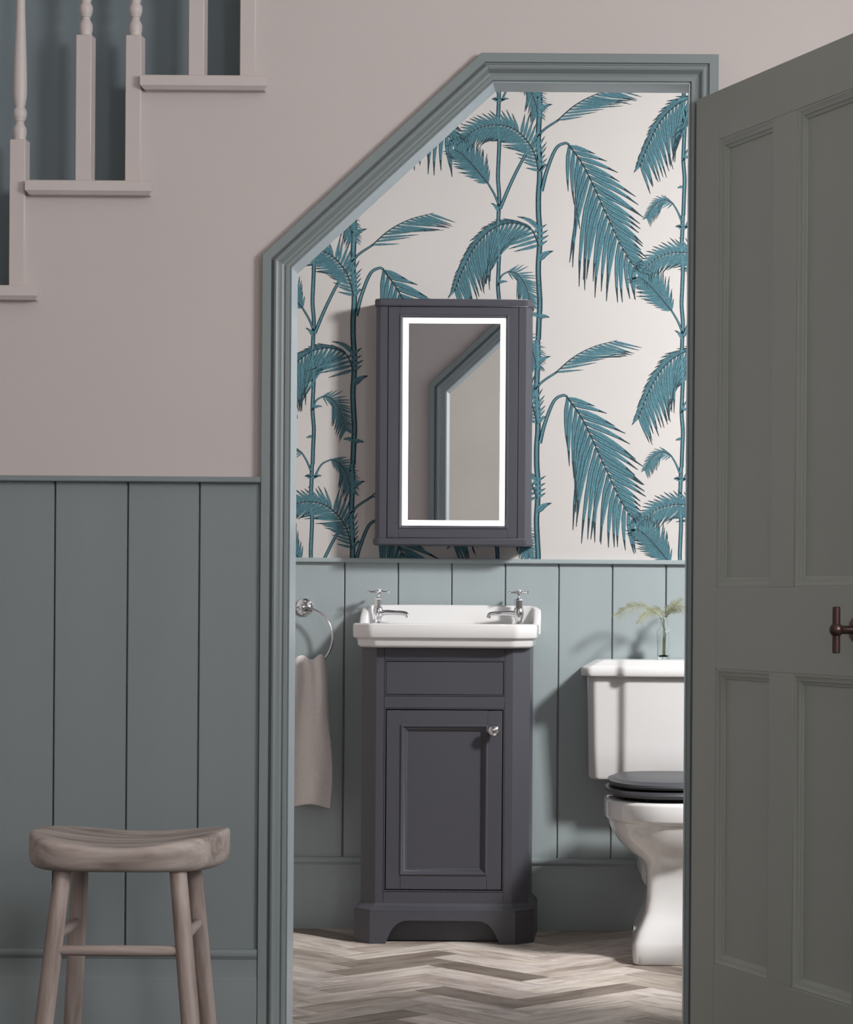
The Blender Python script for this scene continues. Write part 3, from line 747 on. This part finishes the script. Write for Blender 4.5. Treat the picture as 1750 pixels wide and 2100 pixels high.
def gface(bm, xa, xb, za, zb, d):
    v = [bm.verts.new((MX + x, gyy(x, z) - d, z)) for x, z in ((xa, za), (xb, za), (xb, zb), (xa, zb))]; f = bm.faces.new(v)
    w_ = [bm.verts.new((MX + x, gyy(x, z) - d + .003, z)) for x, z in ((xa, za), (xb, za), (xb, zb), (xa, zb))]; bm.faces.new(w_[::-1])
    for i in range(4): bm.faces.new((v[i], w_[i], w_[(i + 1) % 4], v[(i + 1) % 4]))
s_ = 0.0158
gface(bm, gl + s_, gr - s_, gz0 + s_, gz1 - s_, 0); MP('mirror_glass', bm, M['mirror'], 0, md)
bm = bmesh.new()
for a in ((gl - .001, gl + s_, gz0, gz1), (gr - s_, gr + .001, gz0, gz1), (gl + s_, gr - s_, gz0, gz0 + s_), (gl + s_, gr - s_, gz1 - s_, gz1)): gface(bm, *a, 0)
lo = MP('light_border', bm, M['led'], 0, md); lo['label'] = 'lit white border of the mirror'

# ------------------------------------------------------------------ towel ring and towel
RX = W(620, 1243, 6.93)[0]; rz = 0.8500; rr_ = 0.089
tr = tag(empty('towel_ring', (RX, 6.987, rz + rr_)), 'round chrome towel ring on the sage boards', 'towel ring')
def TP(name, bm, m=None, sm=40, parent=None): return finish(name, bm, m or M['chrome'], parent or tr, sm)
bm = bmesh.new(); lathe(bm, [(.0265, 0), (.0265, -.002), (.0245, -.006), (.018, -.0085), (.011, -.010), (.009, -.014)], n=36, axis='Y'); bp = TP('backplate', bm)
bm = bmesh.new(); lathe(bm, [(.0075, -.010), (.0065, -.030), (.0085, -.040)], n=20, axis='Y'); TP('post', bm)
bm = bmesh.new(); sphere(bm, (0, -.0555, 0), .0095, 18); TP('boss', bm, None, 60)
for s in (-1, 1):
    bm = bmesh.new(); lathe(bm, [(.0035, -.006), (.0035, -.0092), (.0015, -.0105)], (0, 0, s * .0165), 12, 'Y'); TP('screw', bm, None, 40, bp)
bm = bmesh.new(); tube(bm, [(rr_ * math.sin(a), -.0555, -rr_ + rr_ * math.cos(a)) for a in [2 * math.pi * k / 64 for k in range(64)]], .0035, 10, True); TP('ring', bm, None, 60)
# towel: front and back leaves hanging over the ring
bm = bmesh.new(); NX, NV = 44, 60; zt0, zt1 = 0.792, 0.370
grid = []
for j in range(-NV // 2, NV + 1):
    row = []
    t = abs(j) / NV; back = j < 0
    for i in range(NX + 1):
        s = -1 + 2 * i / NX
        hw = 0.058 + (0.088 - 0.058) * min(1, (t / 0.55)) ** 0.7 if t > 0 else 0.058
        arcz = 0.006 * math.cos(s * 7.0) * max(0, 1 - t * 4) + 0.010 * max(0, s - 0.55) * max(0, 1 - t * 5)
        fold = 0.010 * math.sin(s * 5.2 + 0.8 + t * 1.6) * min(1, .35 + t * 1.5) + 0.0045 * math.sin(s * 12 + 1.0) * max(0, 1 - 1.2 * t)
        z = zt0 + arcz - (zt0 - zt1) * t - (0.010 * (0.5 + 0.5 * s) * t) + 0.006 * t * math.sin(s * 4)
        off = 0.0135 * math.tanh(abs(j) / 2.0)
        y = 6.9315 + (off if back else -off) + fold * (0.45 if back else 1.0)
        row.append(bm.verts.new((RX + s * hw + 0.004 * math.sin(t * 9 + s), y, z)))
    grid.append(row)
for a, b in zip(grid, grid[1:]):
    for i in range(NX): bm.faces.new((a[i], a[i + 1], b[i + 1], b[i]))
tw = finish('hand_towel', bm, M['linen'], None, 80); tag(tw, 'pale linen hand towel hanging from the chrome ring', 'towel')
sm_ = tw.modifiers.new('thickness', 'SOLIDIFY'); sm_.thickness = 0.0028; sm_.offset = 0

# ------------------------------------------------------------------ toilet
TX = 0.109
to = tag(empty('toilet', (TX, 6.6, 0)), 'white ceramic close-coupled toilet with graphite seat', 'toilet')
def OP(name, bm, m=None, sm=45, parent=None):
    o = finish(name, bm, m or M['ceramic'], parent or to, sm)
    if parent is None: o.matrix_parent_inverse = Matrix.Translation((-TX, -6.6, 0))
    return o
def dring(hw, yf, yb, n, z, N=96, flatback=True):
    """superellipse plan outline, longer towards the front"""
    out = []; cy = yb - min(hw * 1.0, (yb - yf) * .45); a = hw
    for k in range(N):
        th = 2 * math.pi * k / N; c, s = math.cos(th), math.sin(th)
        x = a * math.copysign(abs(c) ** (2 / n), c)
        if s < 0: y = cy - (cy - yf) * abs(s) ** (2 / n)
        else: y = cy + (yb - cy) * abs(s) ** (2 / max(n, 3.2))
        out.append((TX + x, y, z))
    return out
bm = bmesh.new()
S = [(0.000, .104, 6.312, 6.70, 12), (.004, .108, 6.308, 6.70, 12), (.052, .108, 6.308, 6.70, 12), (.058, .105, 6.311, 6.70, 12), (.085, .096, 6.322, 6.69, 12), (.110, .083, 6.342, 6.68, 11), (.135, .0745, 6.356, 6.67, 10), (.170, .070, 6.362, 6.66, 10),
     (.215, .0695, 6.364, 6.66, 9), (.245, .072, 6.360, 6.66, 6), (.258, .078, 6.352, 6.66, 4), (.272, .095, 6.340, 6.67, 3.0), (.290, .122, 6.325, 6.68, 2.7), (.312, .146, 6.308, 6.70, 2.5), (.335, .162, 6.296, 6.72, 2.4), (.358, .173, 6.288, 6.74, 2.4),
     (.372, .1765, 6.285, 6.75, 2.4), (.3745, .180, 6.281, 6.76, 2.4), (.378, .1855, 6.276, 6.77, 2.4), (.384, .187, 6.274, 6.78, 2.4), (.420, .187, 6.273, 6.79, 2.4), (.426, .185, 6.275, 6.79, 2.4), (.430, .179, 6.281, 6.785, 2.4), (.430, .150, 6.32, 6.74, 2.3), (.40, .135, 6.34, 6.70, 2.2), (.33, .09, 6.40, 6.65, 2.1)]
loft(bm, [dring(hw, yf, yb, n, z) for z, hw, yf, yb, n in S]); OP('pan', bm, None, 50)
# outlet, cap, fixing bolt
bm = bmesh.new(); tube(bm, [(TX - .02, 6.66, .20), (TX - .035, 6.76, .20), (TX - .05, 6.96, .20)], .045, 20); OP('outlet_pipe', bm, M['plastic'])
bm = bmesh.new(); tube(bm, [(TX - .028, 6.70, .20), (TX - .031, 6.72, .20)], .053, 20); OP('outlet_collar', bm, M['plastic'])
bm = bmesh.new(); lathe(bm, [(.011, 0), (.011, -.006), (.006, -.009)], (TX - .098, 6.50, .072), 14, 'X'); OP('bolt_cap', bm, M['chrome'])
# cistern
def cpoly(hw, ch, yf, step, hs, z):
    base = [(-hw, 6.984), (-hw, yf + step + ch), (-hw + ch * .75, yf + step), (-hs - .014, yf + step), (-hs + .006, yf), (hs - .006, yf), (hs + .014, yf + step), (hw - ch * .75, yf + step), (hw, yf + step + ch), (hw, 6.984)]
    out = []; n = len(base); r = .010
    for i in range(n):
        p, a, b = Vector(base[i]), Vector(base[i - 1]), Vector(base[(i + 1) % n])
        u = (a - p).normalized() * min(r, (a - p).length * .4); v = (b - p).normalized() * min(r, (b - p).length * .4)
        for t in (0, .25, .5, .75, 1):
            q = p + u * (1 - t) ** 2 + v * t * t; out.append((TX + q.x, q.y, z))
    return out
bm = bmesh.new()
ct = 0.747
C_ = [(.224, 6.835, .450), (.232, 6.822, .453), (.236, 6.818, .460), (.2375, 6.815, .55), (.2405, 6.806, .70), (.2415, 6.803, ct + .004)]
loft(bm, [cpoly(hw, .028, yf, .020, .138, z) for hw, yf, z in C_]); OP('cistern', bm, None, 40)
bm = bmesh.new()
L_ = [(.250, 6.789, ct), (.2565, 6.783, ct + .003), (.2575, 6.781, ct + .008), (.2570, 6.782, ct + .024), (.254, 6.785, ct + .0285), (.246, 6.793, ct + .0325), (.222, 6.817, ct + .0455), (.214, 6.825, ct + .0485), (.200, 6.838, ct + .0495)]
rings = [cpoly(hw, .030, yf, .020, .142, z) for hw, yf, z in L_]
loft(bm, rings); OP('cistern_lid', bm, None, 40)
ZL = ct + .0495
# seat ring and lid
def slab(name, S2, m):
    bm = bmesh.new(); loft(bm, [dring(hw, yf, yb, n, z, 72) for z, hw, yf, yb, n in S2]); return OP(name, bm, m, 40)
slab('seat', [(.440, .176, 6.292, 6.76, 2.35), (.442, .183, 6.285, 6.765, 2.35), (.449, .1865, 6.281, 6.77, 2.35), (.455, .184, 6.284, 6.765, 2.35), (.458, .177, 6.291, 6.76, 2.35)], M['seatgrey'])
slab('seat_lid', [(.4635, .168, 6.300, 6.76, 2.35), (.4645, .175, 6.293, 6.765, 2.35), (.4700, .178, 6.290, 6.77, 2.35), (.4760, .1765, 6.292, 6.768, 2.35), (.4775, .172, 6.297, 6.765, 2.35), (.4790, .166, 6.303, 6.76, 2.35), (.4825, .160, 6.309, 6.755, 2.35), (.4840, .154, 6.315, 6.75, 2.35)], M['seatgrey'])
for dx in (-.13, -.06, .06, .13):
    bm = bmesh.new(); lathe(bm, [(.011, .4295), (.011, .441)], (TX + dx, 6.36 if abs(dx) < .1 else 6.46, 0), 12); OP('seat_buffer', bm, M['gap'])
for dx in (-.075, .075):
    bm = bmesh.new(); lathe(bm, [(.010, dx - .02), (.010, dx + .02)], (TX, 6.772, .462), 14, 'X'); OP('hinge', bm, M['chrome'])

# ------------------------------------------------------------------ glass bottle and fern
vx, vy = W(1361, 1330, 6.885)[0], 6.885
bt = finish('glass_bottle', (lambda b: (lathe(b, [(.0150, 0), (.0172, .002), (.0178, .006), (.0190, .055), (.0205, .068), (.0205, .076), (.0185, .084), (.0125, .090), (.0096, .094), (.0092, .106), (.0114, .109), (.0114, .117), (.0104, .119),
      (.0080, .118), (.0074, .106), (.0078, .095), (.0110, .0885), (.0168, .082), (.0188, .075), (.0186, .068), (.0172, .055), (.0158, .012), (.010, .007)], n=32), b)[1])(bmesh.new()), M['glass'], None, 40)
bt.location = (vx, vy, ZL); tag(bt, 'small clear glass bottle on the toilet cistern lid', 'bottle')
fe = tag(empty('fern_sprig', (vx, vy, ZL + .008)), 'feathery olive fern sprig standing in the glass bottle', 'plant')
frn = random.Random(3)
def sprig(pts, spread, ln):
    sp = catmull(pts, 14)
    bm = bmesh.new(); tube(bm, sp, [.0012 - .0008 * i / len(sp) for i in range(len(sp))], 6); stem = finish('fern_stem', bm, M['plant'], fe, 60)
    bm = bmesh.new(); n0 = int(len(sp) * 0.40)
    def needle(p, d, l):
        wv = d.cross(Vector((0, 1, 0))).normalized() * .00045
        bm.faces.new([bm.verts.new(p - wv), bm.verts.new(p + wv), bm.verts.new(p + d * l)])
    for i in range(n0, len(sp)):
        d = (sp[min(i + 1, len(sp) - 1)] - sp[i - 1]).normalized(); f = (i - n0) / (len(sp) - n0)
        side = d.cross(Vector((0, -0.85, 0.5))).normalized()
        for sd in ((-1, 1) if i % 3 == 0 else (1,) if i % 3 == 1 else ()):
            L = 1.15 * ln * (1 - .65 * f) * frn.uniform(.55, 1.1) * (0.35 + min(1, f * 5) * .65)
            b = (side * sd * .85 + d * .85 + Vector((0, frn.uniform(-.3, .3), frn.uniform(-.25, .1)))).normalized()
            m = 11; prev = sp[i]
            for k in range(m):
                u = (k + 1) / m
                p = sp[i] + b * L * u + Vector((0, 0, -.25 * L * u * u))
                dd = (p - prev); needle(prev, dd.normalized(), dd.length * 1.2)
                for sd2 in (-1, 1):
                    for rep_ in (0,):
                        q = (b.cross(Vector((0, -1, 0))).normalized() * sd2 * frn.uniform(.6, 1.0) + b * .9 + Vector((0, frn.uniform(-.6, .6), 0))).normalized()
                        needle(p, q, L * .22 * (1.15 - .7 * u) * frn.uniform(.7, 1.4))
                prev = p
    me = bpy.data.meshes.new('fern_leaflets'); bm.to_mesh(me); bm.free(); me.materials.append(M['plant'])
    o = bpy.data.objects.new('fern_leaflets', me); col.objects.link(o); o.parent = stem; o['kind'] = 'stuff'
sprig([(0.004, 0, 0.002), (0, 0, .075), (-.010, -.004, .113), (-.035, -.012, .128), (-.075, -.025, .143), (-.110, -.032, .135), (-.135, -.036, .118)], 1, .038)
sprig([(0.002, .002, 0.002), (.001, .002, .080), (.004, 0, .118), (.020, -.01, .138), (.045, -.02, .146), (.085, -.03, .140)], 1, .036)
sprig([(-.003, .002, 0.002), (0, -.002, .085), (-.004, -.01, .118), (-.022, -.03, .133), (-.052, -.055, .120), (-.070, -.07, .098)], 1, .030)
sprig([(0, .003, 0.002), (.002, .003, .085), (.006, .006, .122), (.030, .012, .152), (.052, .015, .168)], 1, .022)

# ------------------------------------------------------------------ stool
SX, SY, SZ = W(264, 1740, 4.68)[0], 4.70, 0.437
so = tag(empty('stool', (SX, SY, 0)), 'grey oak saddle-seat stool beside the sage panelling', 'stool')
bm = bmesh.new(); N = 96; hwx, hdy = 0.190, 0.150
def sring(sc, z, bulge=0.0, n=3.4):
    out = []
    for k in range(N):
        th = 2 * math.pi * k / N; c, s = math.cos(th), math.sin(th)
        out.append(Vector((hwx * sc * math.copysign(abs(c) ** (2 / n), c), hdy * sc * math.copysign(abs(s) ** (2 / (n * .8)), s), z)))
    return out
def dish(x, y):
    u, v = x / hwx, y / hdy
    r2 = min(1.0, u * u * .9 + v * v * .55)
    bowl = -0.020 * (1 - min(1, (u * u + 0.55 * (v - .25) ** 2))) ** 1.0
    front = -0.020 * max(0, -v) ** 2 * (1 - .55 * u * u)
    return bowl + front + 0.004 * u * u
ztp = 0.068
rings = [[Vector((p.x, p.y, SZ)) for p in sring(.90, 0)], [Vector((p.x, p.y, SZ + .003)) for p in sring(.945, 0)], [Vector((p.x, p.y, SZ + .010)) for p in sring(.982, 0)], [Vector((p.x, p.y, SZ + .022)) for p in sring(1.0, 0)]]
for sc, dz in ((1.0, -.012), (.995, -.006), (.98, -.0018), (.955, 0), (.90, 0), (.8, 0), (.65, 0), (.5, 0), (.35, 0), (.2, 0), (.05, 0)):
    rings.append([Vector((p.x, p.y, SZ + ztp + dz + dish(p.x, p.y))) for p in sring(sc, 0, n=3.4 - (1 - sc) * 1.2)])
loft(bm, [[tuple(p) for p in r] for r in rings]); finish('seat', bm, M['oak'], so, 60)
def leg(px0, py0, Y0, px1, py1, Y1):
    """leg axis given by two points, extended to the floor"""
    a = Vector((W(px0, py0, Y0)[0], Y0, W(px0, py0, Y0)[1])); b = Vector((W(px1, py1, Y1)[0], Y1, W(px1, py1, Y1)[1]))
    d = (b - a).normalized(); top = a + d * ((SZ + .006 - a.z) / d.z); bot = a + d * ((0.0 - a.z) / d.z)
    L = (bot - top).length
    bm = bmesh.new(); lathe(bm, [(.0150, 0), (.0172, .006), (.0178, L * .35), (.0176, L * .6), (.0165, L)], n=24)
    for v in bm.verts:
        v.co.z = v.co.z
    o = finish('leg', bm, M['oakleg'], so, 50)
    q = (top - bot).to_track_quat('Z', 'Y')
    o.rotation_mode = 'QUATERNION'; o.rotation_quaternion = q; o.location = bot - Vector(so.location)
    return lambda z: a + d * ((z - a.z) / d.z)
FL = leg(128, 1793, 4.60, 90, 2100, 4.565); FR = leg(366, 1793, 4.60, 391, 2100, 4.565)
RL = leg(164, 1793, 4.80, 149, 2100, 4.835); RR = leg(398, 1793, 4.80, 426, 2100, 4.835)
def stretcher(a, b, r):
    d = b - a; L = d.length; bm = bmesh.new(); lathe(bm, [(r * .82, 0), (r * .95, L * .1), (r * 1.02, L * .5), (r * .95, L * .9), (r * .82, L)], n=18)
    o = finish('stretcher', bm, M['oakleg'], so, 50); o.rotation_mode = 'QUATERNION'; o.rotation_quaternion = d.to_track_quat('Z', 'Y'); o.location = a - Vector(so.location)
zf = W(245, 1950, 4.58)[1]; zs = W(150, 1905, 4.70)[1]
stretcher(FL(zf), FR(zf), .0105); stretcher(FL(zs), RL(zs), .0105); stretcher(FR(zs), RR(zs), .0105)
